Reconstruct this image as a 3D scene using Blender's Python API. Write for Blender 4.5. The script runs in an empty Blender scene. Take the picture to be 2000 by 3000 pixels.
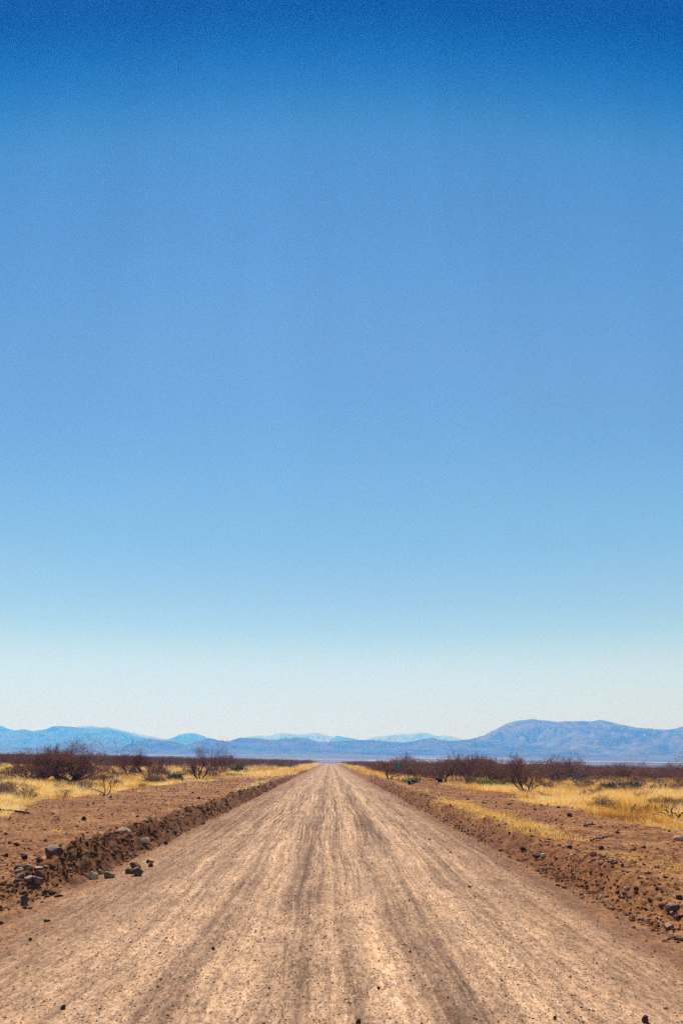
import bpy, math, random
import numpy as np
from mathutils import Vector, Matrix

# ------------------------------------------------------------------ camera, sky, sun, exposure
S = bpy.context.scene
COL = S.collection
F = 2400.0                     # focal length in photo pixels (photo is 2000 x 3000)
EYE = 1.8
HOR = 2212.0                   # eye level at px 975
ROLL = math.atan(0.01134)
PITCH = math.atan((HOR - 1500.0) / F)
cd = bpy.data.cameras.new('camera'); cam = bpy.data.objects.new('camera', cd); COL.objects.link(cam)
cd.sensor_fit = 'VERTICAL'; cd.sensor_height = 36.0; cd.lens = 36.0 * F / 3000.0
cd.clip_start = 0.1; cd.clip_end = 60000.0
YAW = math.atan(25.0 / F * math.cos(PITCH))
cam.location = (0, 0, EYE)
RC = Matrix.Rotation(-YAW, 3, 'Z') @ Matrix.Rotation(math.pi / 2 + PITCH, 3, 'X') @ Matrix.Rotation(ROLL, 3, 'Z')
cam.rotation_euler = RC.to_euler()
S.camera = cam

SUN_EL, SUN_AZ = math.radians(51), math.radians(-18)     # azimuth from +Y, negative = left of the road
w = bpy.data.worlds.new('World'); S.world = w; w.use_nodes = True
nt = w.node_tree; nt.nodes.clear()
def wn(t, **k):
    n = nt.nodes.new(t)
    for a, b in k.items(): setattr(n, a, b)
    return n
sky = wn('ShaderNodeTexSky', sky_type='NISHITA', sun_disc=False)
sky.sun_elevation = SUN_EL; sky.sun_rotation = SUN_AZ; sky.air_density = 1.0; sky.dust_density = 0.6; sky.ozone_density = 3.0
tc = wn('ShaderNodeTexCoord'); sep = wn('ShaderNodeSeparateXYZ')
nt.links.new(tc.outputs['Generated'], sep.inputs[0])
ramp = wn('ShaderNodeValToRGB'); ramp.color_ramp.interpolation = 'B_SPLINE'
def lin(c):
    return tuple(((v / 255) / 12.92 if v / 255 <= 0.04045 else ((v / 255 + 0.055) / 1.055) ** 2.4) for v in c)
# air colour by elevation of the view direction (a graded, polarised desert sky)
SKY = [(0.0, (222.2, 228.3, 206.0)), (0.0239, (222.2, 228.3, 206.0)), (0.0591, (216.9, 231.6, 236.4)), (0.1029, (206.4, 227.8, 233.6)), (0.1431, (170.6, 209.7, 227.7)), (0.1957, (151.7, 192.7, 227.3)), (0.2443, (135.5, 185.4, 223.3)), (0.3241, (123.2, 173.7, 218.1)), (0.4011, (111.4, 161.9, 213.2)), (0.474, (110.1, 157.7, 207.7)), (0.5415, (98.3, 151.8, 208.2)), (0.6029, (90.6, 142.8, 199.5)), (0.658, (75.7, 138.8, 197.4)), (0.6831, (54.7, 126.0, 185.8)), (0.7033, (34.5, 112.7, 180.7)), (0.7179, (21.1, 102.6, 173.4)), (0.733, (0.0, 89.6, 161.3)), (0.7473, (0.0, 75.1, 152.2)), (0.8, (0.0, 67.6, 137.0)), (1.0, (0.0, 60.1, 121.8))]
el = ramp.color_ramp.elements
while len(el) > 1: el.remove(el[0])
el[0].position = SKY[0][0]; el[0].color = (*lin(SKY[0][1]), 1)
for p, c in SKY[1:]:
    e = el.new(p); e.color = (*lin(c), 1)
def wm(op, a, b):
    n = wn('ShaderNodeMath', operation=op)
    for q, v in ((0, a), (1, b)):
        if hasattr(v, 'links'): nt.links.new(v, n.inputs[q])
        else: n.inputs[q].default_value = v
    return n.outputs[0]
# the deep blue comes lower away from the bright strip of sky above the road
lo = wn('ShaderNodeMapRange', interpolation_type='SMOOTHSTEP'); nt.links.new(sep.outputs['Z'], lo.inputs[0])
lo.inputs[1].default_value = 0.2; lo.inputs[2].default_value = 0.45
off = wm('MULTIPLY', wm('MULTIPLY', wm('POWER', wm('ADD', sep.outputs['X'], -0.01), 2.0), 0.48), lo.outputs[0])
nt.links.new(wm('ADD', sep.outputs['Z'], off), ramp.inputs[0])
sc = wn('ShaderNodeVectorMath', operation='SCALE'); sc.inputs['Scale'].default_value = 0.02
nt.links.new(sky.outputs[0], sc.inputs[0])
mx = wn('ShaderNodeMix', data_type='RGBA'); mx.inputs[0].default_value = 0.985
nt.links.new(sc.outputs[0], mx.inputs[6]); nt.links.new(ramp.outputs[0], mx.inputs[7])
# faint pale streaks fanning down from overhead
az = wm('ARCTAN2', sep.outputs['X'], sep.outputs['Y'])
cz = wn('ShaderNodeCombineXYZ'); nt.links.new(az, cz.inputs[0]); nt.links.new(wm('MULTIPLY', sep.outputs['Z'], 0.12), cz.inputs[1])
sn = wn('ShaderNodeTexNoise'); sn.inputs['Scale'].default_value = 9.0; sn.inputs['Detail'].default_value = 3.0; nt.links.new(cz.outputs[0], sn.inputs['Vector'])
fk = wn('ShaderNodeMapRange', interpolation_type='SMOOTHSTEP'); nt.links.new(sep.outputs['Z'], fk.inputs[0])
fk.inputs[1].default_value = 0.15; fk.inputs[2].default_value = 0.55
sf = wm('ADD', wm('MULTIPLY', wm('MULTIPLY', wm('SUBTRACT', sn.outputs[0], 0.5), 0.22), fk.outputs[0]), 1.0)
skv = wn('ShaderNodeVectorMath', operation='SCALE'); nt.links.new(mx.outputs[2], skv.inputs[0]); nt.links.new(sf, skv.inputs['Scale'])
bg = wn('ShaderNodeBackground'); bg.inputs[1].default_value = 1.0
out = wn('ShaderNodeOutputWorld')
nt.links.new(skv.outputs[0], bg.inputs[0]); nt.links.new(bg.outputs[0], out.inputs[0])
SKYMIX = mx

ld = bpy.data.lights.new('sun', 'SUN'); ld.energy = 5.0; ld.angle = math.radians(0.53); ld.color = (1.0, 0.95, 0.87)
sun = bpy.data.objects.new('sun', ld); COL.objects.link(sun)
sd = Vector((math.sin(SUN_AZ) * math.cos(SUN_EL), math.cos(SUN_AZ) * math.cos(SUN_EL), math.sin(SUN_EL)))
sun.rotation_euler = sd.to_track_quat('Z', 'Y').to_euler(); sun.location = (0, 0, 50)
S.view_settings.view_transform = 'Standard'; S.view_settings.look = 'None'
S.view_settings.exposure = 0.0; S.view_settings.gamma = 1.0
S.cycles.volume_bounces = 1; S.cycles.max_bounces = 6; S.cycles.use_denoising = False; S.cycles.use_adaptive_sampling = False

# ------------------------------------------------------------------ numpy helpers
rng = np.random.default_rng(7)
def _hash(ix, iy, seed):
    h = (ix.astype(np.int64) * 374761393 + iy.astype(np.int64) * 668265263 + seed * 982451653) & 0xFFFFFFFF
    h = ((h ^ (h >> 13)) * 1274126177) & 0xFFFFFFFF
    h = (h ^ (h >> 16)) & 0xFFFFFFFF
    return h / 4294967295.0
def vnoise(x, y, seed=0):
    x = np.asarray(x, float); y = np.asarray(y, float)
    ix = np.floor(x); iy = np.floor(y); fx = x - ix; fy = y - iy
    fx = fx * fx * (3 - 2 * fx); fy = fy * fy * (3 - 2 * fy)
    a = _hash(ix, iy, seed); b = _hash(ix + 1, iy, seed); c = _hash(ix, iy + 1, seed); d = _hash(ix + 1, iy + 1, seed)
    return (a * (1 - fx) + b * fx) * (1 - fy) + (c * (1 - fx) + d * fx) * fy * 1.0 - 0.5
def fbm(x, y, seed=0, o=4, g=0.5):
    r = 0; a = 1.0
    for k in range(o):
        r = r + a * vnoise(x * 2 ** k + 17.3 * k, y * 2 ** k - 9.1 * k, seed + k); a *= g
    return r
def sst(a, b, x):
    t = np.clip((x - a) / (b - a), 0, 1); return t * t * (3 - 2 * t)

PY = [-100, 0, 430, 520, 1200, 2000, 3000, 4000, 5500, 7000, 10000, 20000]
PZ = [0.58, 0, -2.5, -3.3, -12.5, -11, -8, 2, 27, 36, 46, 60]
def plane(x, y):
    return np.interp(y, PY, PZ) - 0.0105 * 200 * np.tanh(x / 200) * (1 - sst(600, 1500, y))
def side(x, y):
    """banks of scraped earth on both sides of the road, above the base plane"""
    ax = np.abs(x)
    wob = 0.30 * vnoise(y * 0.35, 0 * y, 3) + 0.10 * vnoise(y * 1.3, 0 * y, 4)
    n = fbm(x * 3.1, y * 3.1, 11, 4, 0.55); n2 = fbm(x * 0.6, y * 0.6, 21, 3)
    near = sst(9.5, 15.0, y); far = 1 - 0.92 * sst(22, 85, y)
    # left windrow
    c = 4.12 + wob; d = ax - c
    b = np.where(d < 0, np.exp(-(d / 0.42) ** 2), np.exp(-(d / 0.38) ** 2))
    amp = (0.06 + 0.18 * near) * far * (1 + 0.8 * vnoise(y * 0.55, 0 * y, 8))
    hl = amp * b * (1 + 0.85 * n + 0.35 * fbm(x * 9, y * 9, 12, 2)) + 0.10 * near * far * sst(3.5, 3.8, ax) * (1 - sst(4.5, 5.0, ax)) * fbm(x * 7, y * 5, 13, 3) + 0.06 * sst(3.9, 5.2, ax)
    # right cut bank
    c = 4.05 + wob
    st = sst(c - 0.15, c + 0.45, ax)
    lvl = (0.06 + 0.19 * sst(7.5, 14, y)) * (1 - 0.6 * sst(90, 240, y))
    hr = lvl * st * (1 - 0.35 * sst(4.9, 8.0, ax)) + 0.05 * near * far * np.exp(-((ax - c - 0.45) / 0.3) ** 2) + st * (1 - st) * 0.22 * n
    h = np.where(x < 0, hl, hr)
    out = sst(3.55, 4.0, ax)
    fine = np.clip(1 - np.abs(y) / 120, 0, 1)
    return h + out * (0.045 * n * fine + 0.07 * n2) + 0.5 * fbm(x * 0.02, y * 0.02, 31, 3) * sst(30, 120, ax + 0 * y) * (1 - sst(900, 1500, y))
def roadh(x, y):
    ax = np.abs(x)
    f = np.clip(1 - np.abs(y) / 80, 0, 1)
    ruts = 0.012 * vnoise(x * 3.0 + 0.6 * vnoise(y * 0.1, 0 * y, 5), y * 0.08, 41) + 0.008 * fbm(x * 5, y * 1.6, 43, 2) * f
    wash = 0.004 * vnoise(x * 0.9, y * 5.5, 44) * f
    return 0.05 * (1 - (np.minimum(ax, 3.8) / 3.8) ** 2) + ruts + wash
def edge(y):
    return 3.85 + 0.25 * vnoise(y * 0.25, 0 * y, 51) + 0.12 * vnoise(y * 1.1, 0 * y, 52)
def H(x, y):
    """height of the visible surface"""
    x = np.asarray(x, float); y = np.asarray(y, float)
    r = plane(x, y)
    e = edge(y); ax = np.abs(x)
    rz = np.where(ax < 4.34, roadh(x, y) - 0.16 * sst(e - 0.3, e + 0.5, ax) - 0.012, -1)
    gz = side(x, y) - 0.09 * (1 - sst(e - 0.45, e - 0.02, ax))
    return r + np.maximum(rz, gz)
def h1(x, y): return float(H(np.array([x]), np.array([y]))[0])

def ray(px, py):
    d = RC @ Vector(((px - 1000.0) / F, -(py - 1500.0) / F, -1.0)); return d.normalized()
def at(px, py):
    """the place on the ground seen at a spot of the photograph"""
    d = ray(px, py); o = Vector((0, 0, EYE)); t = 1.0
    lo = 2.0; hi = None; tt = 2.0
    while tt < 900:
        p = o + d * tt
        if p.z < h1(p.x, p.y): hi = tt; break
        lo = tt; tt *= 1.02
    if hi is None:
        hi = 400; return o + d * hi
    for _ in range(18):
        m = (lo + hi) / 2; p = o + d * m
        if p.z < h1(p.x, p.y): hi = m
        else: lo = m
    p = o + d * lo; p.z = h1(p.x, p.y); return p

def mesh(name, V, faces, mat, smooth=False, attrs=None, parent=None, loc=None):
    """faces: (n,3) or (n,4) integer array, or a list of such arrays"""
    if not isinstance(faces, list): faces = [faces]
    me = bpy.data.meshes.new(name)
    me.vertices.add(len(V)); me.vertices.foreach_set('co', np.ascontiguousarray(V, np.float32).ravel())
    li = np.concatenate([f.ravel() for f in faces]).astype(np.int32)
    tot = np.concatenate([np.full(len(f), f.shape[1], np.int32) for f in faces])
    st = np.concatenate([[0], np.cumsum(tot)[:-1]]).astype(np.int32)
    me.loops.add(len(li)); me.loops.foreach_set('vertex_index', li)
    me.polygons.add(len(tot)); me.polygons.foreach_set('loop_start', st); me.polygons.foreach_set('loop_total', tot)
    me.polygons.foreach_set('use_smooth', np.full(len(tot), smooth))
    me.update(calc_edges=True)
    if attrs:
        for k, a in attrs.items():
            at_ = me.attributes.new(k, 'FLOAT', 'POINT'); at_.data.foreach_set('value', np.ascontiguousarray(a, np.float32))
    if mat: me.materials.append(mat)
    o = bpy.data.objects.new(name, me); COL.objects.link(o)
    if parent: o.parent = parent
    if loc is not None: o.location = loc
    return o
def tag(o, label=None, cat=None, group=None, kind=None):
    if label: o['label'] = label
    if cat: o['category'] = cat
    if group: o['group'] = group
    if kind: o['kind'] = kind
    return o
def grid_faces(nr, nc):
    i = np.arange(nr - 1)[:, None] * nc + np.arange(nc - 1)[None, :]
    i = i.ravel(); return np.stack([i, i + 1, i + nc + 1, i + nc], 1)

# ------------------------------------------------------------------ materials
class M:
    def __init__(s, name):
        s.m = bpy.data.materials.new(name); s.m.use_nodes = True; s.t = s.m.node_tree
        s.b = s.t.nodes['Principled BSDF']; s.o = s.t.nodes['Material Output']
        s.b.inputs['Roughness'].default_value = 0.95; s.b.inputs['Specular IOR Level'].default_value = 0.15
    def n(s, t, **k):
        n = s.t.nodes.new(t)
        for a, b in k.items(): setattr(n, a, b)
        return n
    def l(s, a, b): s.t.links.new(a, b)
    def val(s, x, inp):
        if hasattr(x, 'links'): s.l(x, inp)
        else: inp.default_value = x
    def math(s, op, a, b=0.0, c=0.0, clamp=False):
        n = s.n('ShaderNodeMath', operation=op, use_clamp=clamp)
        s.val(a, n.inputs[0]); s.val(b, n.inputs[1]); s.val(c, n.inputs[2]); return n.outputs[0]
    def pos(s):
        g = s.n('ShaderNodeNewGeometry'); q = s.n('ShaderNodeSeparateXYZ'); s.l(g.outputs['Position'], q.inputs[0])
        return g.outputs['Position'], q.outputs[0], q.outputs[1], q.outputs[2]
    def comb(s, x, y, z=0.0):
        n = s.n('ShaderNodeCombineXYZ'); s.val(x, n.inputs[0]); s.val(y, n.inputs[1]); s.val(z, n.inputs[2]); return n.outputs[0]
    def noise(s, vec, scale, detail=4, rough=0.5, dist=0.0):
        n = s.n('ShaderNodeTexNoise'); n.inputs['Scale'].default_value = scale; n.inputs['Detail'].default_value = detail
        n.inputs['Roughness'].default_value = rough; n.inputs['Distortion'].default_value = dist
        if vec is not None: s.l(vec, n.inputs['Vector'])
        return n.outputs[0]
    def step(s, x, a, b):
        n = s.n('ShaderNodeMapRange', interpolation_type='SMOOTHSTEP'); s.val(x, n.inputs[0])
        n.inputs[1].default_value = a; n.inputs[2].default_value = b; return n.outputs[0]
    def mix(s, f, a, b, mode='MIX'):
        n = s.n('ShaderNodeMix', data_type='RGBA', blend_type=mode)
        s.val(f, n.inputs[0])
        for v, i in ((a, 6), (b, 7)):
            if hasattr(v, 'links'): s.l(v, n.inputs[i])
            else: n.inputs[i].default_value = (*v, 1)
        return n.outputs[2]
    def attr(s, name):
        n = s.n('ShaderNodeAttribute', attribute_name=name); return n.outputs['Fac']
    def bump(s, h, strength, dist):
        n = s.n('ShaderNodeBump'); n.inputs['Strength'].default_value = strength; n.inputs['Distance'].default_value = dist
        s.l(h, n.inputs['Height']); s.l(n.outputs[0], s.b.inputs['Normal'])
    def color(s, c): s.val(c if hasattr(c, 'links') else (*c, 1), s.b.inputs['Base Color'])

def dirt_material():
    m = M('desert_dirt'); P, X, Y, Z = m.pos()
    ax = m.math('ABSOLUTE', X)
    # ---- tracks worn along the road: bands across, wandering along
    wv = m.noise(m.comb(m.math('MULTIPLY', X, 0.25), m.math('MULTIPLY', Y, 0.075)), 1.0, 2)
    wv2 = m.noise(m.comb(m.math('MULTIPLY', X, 0.9), m.math('MULTIPLY', Y, 0.22)), 1.0, 3)
    xw = m.math('ADD', X, m.math('MULTIPLY', m.math('SUBTRACT', wv, 0.5), 0.7))
    xw = m.math('ADD', xw, m.math('MULTIPLY', m.math('SUBTRACT', wv2, 0.5), 0.16))
    r = m.n('ShaderNodeValToRGB'); r.color_ramp.interpolation = 'B_SPLINE'; e = r.color_ramp.elements
    st = [(-4, .22), (-3.3, .66), (-2.85, .20), (-2.25, .72), (-1.95, .42), (-1.6, .80), (-1.3, .28), (-0.98, .78), (-0.68, .62), (-0.40, .18),
          (-0.16, .50), (0.04, .74), (0.22, .22), (0.47, .98), (0.70, .55), (0.92, .26), (1.25, .42), (1.6, .95), (1.9, .32), (2.2, .78), (2.5, .35),
          (2.9, .72), (3.3, .20), (4, .18)]
    while len(e) > 1: e.remove(e[0])
    e[0].position = 0; e[0].color = (st[0][1],) * 3 + (1,)
    for p, v in st[1:]:
        k = e.new((p + 4) / 8); k.color = (v, v, v, 1)
    m.l(m.math('MULTIPLY', m.math('ADD', xw, 4.0), 0.125), r.inputs[0])
    band = r.outputs[0]
    s1 = m.noise(m.comb(m.math('MULTIPLY', xw, 2.2), m.math('MULTIPLY', Y, 0.09)), 1.0, 3, 0.6)
    yf = m.step(Y, 9.0, 26.0)
    s2 = m.noise(m.comb(m.math('MULTIPLY', xw, 10.0), m.math('MULTIPLY', Y, 0.10)), 1.0, 3, 0.65)
    s3 = m.noise(m.comb(m.math('MULTIPLY', X, 1.2), m.math('MULTIPLY', Y, 0.7)), 1.0, 4, 0.6)
    t = m.math('ADD', m.math('MULTIPLY', band, 0.85), m.math('MULTIPLY', m.math('SUBTRACT', s1, 0.5), 0.95))
    t = m.math('ADD', t, m.math('MULTIPLY', m.math('SUBTRACT', s2, 0.5), m.math('MULTIPLY_ADD', yf, 0.9, 1.15)))
    t = m.math('ADD', t, m.math('MULTIPLY', m.math('SUBTRACT', s3, 0.5), 0.7))
    s4 = m.noise(m.comb(m.math('MULTIPLY', xw, 19.0), m.math('MULTIPLY', Y, 0.35)), 1.0, 4, 0.7)
    t = m.math('ADD', t, m.math('MULTIPLY', m.math('SUBTRACT', s4, 0.5), m.math('MULTIPLY_ADD', yf, 0.8, 0.45)))
    t = m.math('MULTIPLY_ADD', m.math('SUBTRACT', t, 0.42), 1.2, 0.44, clamp=True)
    road = m.mix(t, (0.215, 0.116, 0.068), (0.77, 0.455, 0.248))
    # grains
    # pebbly grain; stones stand up, so seen low across the ground they draw out along the road
    g1 = m.noise(m.comb(X, m.math('MULTIPLY', Y, 0.42), Z), 62.0, 2, 0.6); g2 = m.noise(m.comb(X, m.math('MULTIPLY', Y, 0.34), Z), 24.0, 2, 0.6)
    g3 = m.noise(m.comb(X, m.math('MULTIPLY', Y, 0.20), Z), 9.0, 2, 0.6)
    grain = m.math('ADD', m.math('ADD', m.math('MULTIPLY', m.step(g1, 0.40, 0.58), 0.40), m.math('MULTIPLY', m.step(g2, 0.40, 0.60), 0.36)), m.math('MULTIPLY', m.step(g3, 0.36, 0.62), 0.24))
    gm = m.math('ADD', m.math('MULTIPLY', grain, 1.05), 0.42)
    road = m.mix(1.0, road, m.comb(gm, gm, gm), 'MULTIPLY')
    vo = m.n('ShaderNodeTexVoronoi'); vo.inputs['Scale'].default_value = 26.0; m.l(m.comb(X, m.math('MULTIPLY', Y, 0.5), Z), vo.inputs['Vector'])
    vc = m.n('ShaderNodeSeparateColor'); m.l(vo.outputs['Color'], vc.inputs[0])
    peb = m.math('MULTIPLY', m.math('LESS_THAN', vo.outputs['Distance'], 0.27), m.math('GREATER_THAN', vc.outputs[0], 0.62))
    road = m.mix(m.math('MULTIPLY', peb, 0.75), road, m.mix(m.step(vc.outputs[1], 0.6, 0.95), (0.085, 0.045, 0.03), (0.75, 0.58, 0.45)))
    # ---- soil beside the road
    n1 = m.noise(P, 0.55, 5, 0.6); n2 = m.noise(P, 4.5, 5, 0.65); n3 = m.noise(m.comb(X, m.math('MULTIPLY', Y, 0.45), Z), 15.0, 5, 0.8)
    soil = m.mix(m.step(n2, 0.32, 0.7), (0.11, 0.033, 0.010), (0.40, 0.16, 0.05))
    soil = m.mix(m.math('MULTIPLY', m.step(n1, 0.42, 0.68), 0.6), soil, (0.46, 0.22, 0.08))
    sg = m.math('ADD', m.math('MULTIPLY', m.step(n3, 0.38, 0.58), 1.1), 0.38)
    soil = m.mix(1.0, soil, m.comb(sg, sg, sg), 'MULTIPLY')
    bank_mask = m.attr('bank'); soil = m.mix(bank_mask, soil, m.mix(m.step(n2, 0.3, 0.7), (0.085, 0.026, 0.009), (0.26, 0.095, 0.032)))  # darker soil colour along both banks
    # straw litter and thatch where the grass grows
    lit = m.attr('straw')
    ln = m.math('ADD', lit, m.math('MULTIPLY', m.math('SUBTRACT', m.noise(P, 1.7, 4, 0.7), 0.5), 1.1))
    straw = m.mix(m.step(n2, 0.3, 0.7), (0.34, 0.17, 0.055), (0.72, 0.43, 0.14)); straw = m.mix(m.math('MULTIPLY', m.step(Y, 38, 75), m.step(ax, 8.0, 11.0)), straw, m.mix(m.step(n2, 0.3, 0.7), (0.20, 0.11, 0.05), (0.52, 0.32, 0.13)))
    soil = m.mix(m.math('MULTIPLY', m.step(ln, 0.42, 0.75), 0.8), soil, straw)
    # road to soil
    ed = m.math('ADD', ax, m.math('MULTIPLY', m.math('SUBTRACT', m.noise(m.comb(m.math('MULTIPLY', X, 1.4), m.math('MULTIPLY', Y, 0.35)), 1.0, 4, 0.65), 0.5), 1.7))
    brown = m.mix(t, (0.26, 0.128, 0.066), (0.54, 0.295, 0.155))
    road = m.mix(m.math('MULTIPLY', m.step(ed, 1.6, 3.5), 0.9), road, m.mix(1.0, m.comb(gm, gm, gm), brown, 'MULTIPLY'))
    c = m.mix(m.math('MAXIMUM', m.step(ed, 3.0, 4.1), m.step(bank_mask, 0.15, 0.6)), road, soil)
    # far basin: dark brush with pale bare flats
    bn = m.noise(m.comb(m.math('MULTIPLY', X, 0.0011), m.math('MULTIPLY', Y, 0.0042)), 1.0, 4, 0.6)
    bn2 = m.noise(m.comb(m.math('MULTIPLY', X, 0.006), m.math('MULTIPLY', Y, 0.012)), 1.0, 5, 0.65)
    basin = m.mix(m.step(bn2, 0.35, 0.65), (0.075, 0.052, 0.05), (0.19, 0.135, 0.11))
    basin = m.mix(m.math('MULTIPLY', m.step(bn, 0.53, 0.62), m.attr('playa')), basin, (0.80, 0.66, 0.58))
    c = m.mix(m.step(Y, 560, 760), c, basin)
    m.color(c)
    hh = m.math('ADD', m.math('MULTIPLY', g1, 0.5), m.math('MULTIPLY', n2, m.math('MULTIPLY', m.step(ax, 3.4, 4.2), 5.0)))
    hh = m.math('ADD', hh, m.math('MULTIPLY', g2, 0.9))
    m.bump(hh, 0.8, 0.016)
    return m.m
MAT_DIRT = dirt_material()

def rock_material(name, c1, c2, top=None):
    m = M(name); tcn = m.n('ShaderNodeTexCoord'); v = tcn.outputs['Object']
    n1 = m.noise(v, 9.0, 5, 0.65); n2 = m.noise(v, 60.0, 4, 0.7)
    c = m.mix(m.step(n1, 0.35, 0.65), c1, c2)
    g = m.math('ADD', m.math('MULTIPLY', n2, 0.9), 0.55)
    c = m.mix(1.0, c, m.comb(g, g, g), 'MULTIPLY')
    if top:        # sunlight on the tops painted in: upward faces get a paler colour
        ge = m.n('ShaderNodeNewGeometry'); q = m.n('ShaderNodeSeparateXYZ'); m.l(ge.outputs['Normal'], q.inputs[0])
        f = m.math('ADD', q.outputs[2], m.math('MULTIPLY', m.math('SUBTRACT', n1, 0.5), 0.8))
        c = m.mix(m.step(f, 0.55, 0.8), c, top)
    m.color(c); m.bump(m.math('ADD', n1, m.math('MULTIPLY', n2, 0.5)), 0.5, 0.01)
    return m.m
MR = {'red': rock_material('red_brown_rock', (0.13, 0.05, 0.036), (0.22, 0.095, 0.068)),
      'dust': rock_material('red_rock_lit_top', (0.13, 0.05, 0.036), (0.22, 0.095, 0.068), (0.55, 0.34, 0.24)),
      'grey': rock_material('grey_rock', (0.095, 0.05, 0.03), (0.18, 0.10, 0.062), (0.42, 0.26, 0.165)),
      'dark': rock_material('dark_rock', (0.045, 0.022, 0.016), (0.11, 0.052, 0.036)),
      'pale': rock_material('pale_rock', (0.44, 0.27, 0.155), (0.66, 0.45, 0.29)),
      'yellow': rock_material('yellow_rock', (0.40, 0.27, 0.14), (0.60, 0.45, 0.26)),
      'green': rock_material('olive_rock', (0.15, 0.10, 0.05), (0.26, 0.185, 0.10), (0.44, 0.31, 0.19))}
def tint_material(name, stops, rough=0.95):
    m = M(name); t = m.attr('tint'); r = m.n('ShaderNodeValToRGB'); e = r.color_ramp.elements
    while len(e) > 1: e.remove(e[0])
    e[0].position = stops[0][0]; e[0].color = (*stops[0][1], 1)
    for p, c in stops[1:]:
        k = e.new(p); k.color = (*c, 1)
    m.l(t, r.inputs[0]); m.color(r.outputs[0]); m.b.inputs['Roughness'].default_value = rough
    return m, r.outputs[0]
MAT_CLOD = tint_material('earth_clods', [(0, (0.06, 0.021, 0.008)), (0.4, (0.17, 0.064, 0.024)), (0.8, (0.36, 0.15, 0.055)), (0.95, (0.40, 0.21, 0.11)), (1, (0.58, 0.46, 0.36))])[0].m
MAT_PEB = tint_material('road_pebbles', [(0, (0.07, 0.035, 0.024)), (0.4, (0.20, 0.105, 0.07)), (0.75, (0.46, 0.27, 0.17)), (1, (0.80, 0.64, 0.50))])[0].m
def leafy(name, stops, trans=0.45):
    m, c = tint_material(name, stops)
    tr = m.n('ShaderNodeBsdfTranslucent'); m.l(c, tr.inputs[0]); df = m.n('ShaderNodeBsdfDiffuse'); m.l(c, df.inputs[0])
    mm = m.n('ShaderNodeMixShader'); mm.inputs[0].default_value = trans
    m.l(df.outputs[0], mm.inputs[1]); m.l(tr.outputs[0], mm.inputs[2]); m.l(mm.outputs[0], m.o.inputs['Surface'])
    return m.m
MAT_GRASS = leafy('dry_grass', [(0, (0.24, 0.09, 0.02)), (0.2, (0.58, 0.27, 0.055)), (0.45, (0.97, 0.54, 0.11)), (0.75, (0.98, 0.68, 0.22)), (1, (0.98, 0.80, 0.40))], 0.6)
MAT_GREEN = leafy('green_leaves', [(0, (0.05, 0.07, 0.02)), (0.5, (0.10, 0.13, 0.035)), (1, (0.44, 0.36, 0.09))], 0.4)
def bark(name, c1, c2):
    m = M(name); tcn = m.n('ShaderNodeTexCoord'); n = m.noise(tcn.outputs['Object'], 14.0, 4, 0.6)
    m.color(m.mix(m.step(n, 0.35, 0.65), c1, c2)); return m.m
MAT_TRUNK = bark('black_bark', (0.028, 0.02, 0.018), (0.075, 0.052, 0.042))
MAT_TWIG = bark('brown_twigs', (0.20, 0.09, 0.055), (0.38, 0.20, 0.13))
MAT_GREYTWIG = bark('grey_twigs', (0.16, 0.11, 0.075), (0.30, 0.21, 0.14))
MAT_SCRUB = bark('scrub_twigs', (0.20, 0.085, 0.04), (0.46, 0.235, 0.13))
def cactus_mat():
    m = M('cactus_skin'); tcn = m.n('ShaderNodeTexCoord'); v = tcn.outputs['Object']
    n = m.noise(v, 3.0, 3); vo = m.n('ShaderNodeTexVoronoi'); vo.inputs['Scale'].default_value = 28; m.l(v, vo.inputs['Vector'])
    c = m.mix(m.step(n, 0.35, 0.65), (0.075, 0.085, 0.025), (0.26, 0.235, 0.075))
    c = m.mix(m.math('LESS_THAN', vo.outputs['Distance'], 0.18), c, (0.30, 0.26, 0.14))
    m.color(c); m.b.inputs['Roughness'].default_value = 0.6; m.b.inputs['Specular IOR Level'].default_value = 0.35; return m.m
MAT_CACTUS = cactus_mat()

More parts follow.
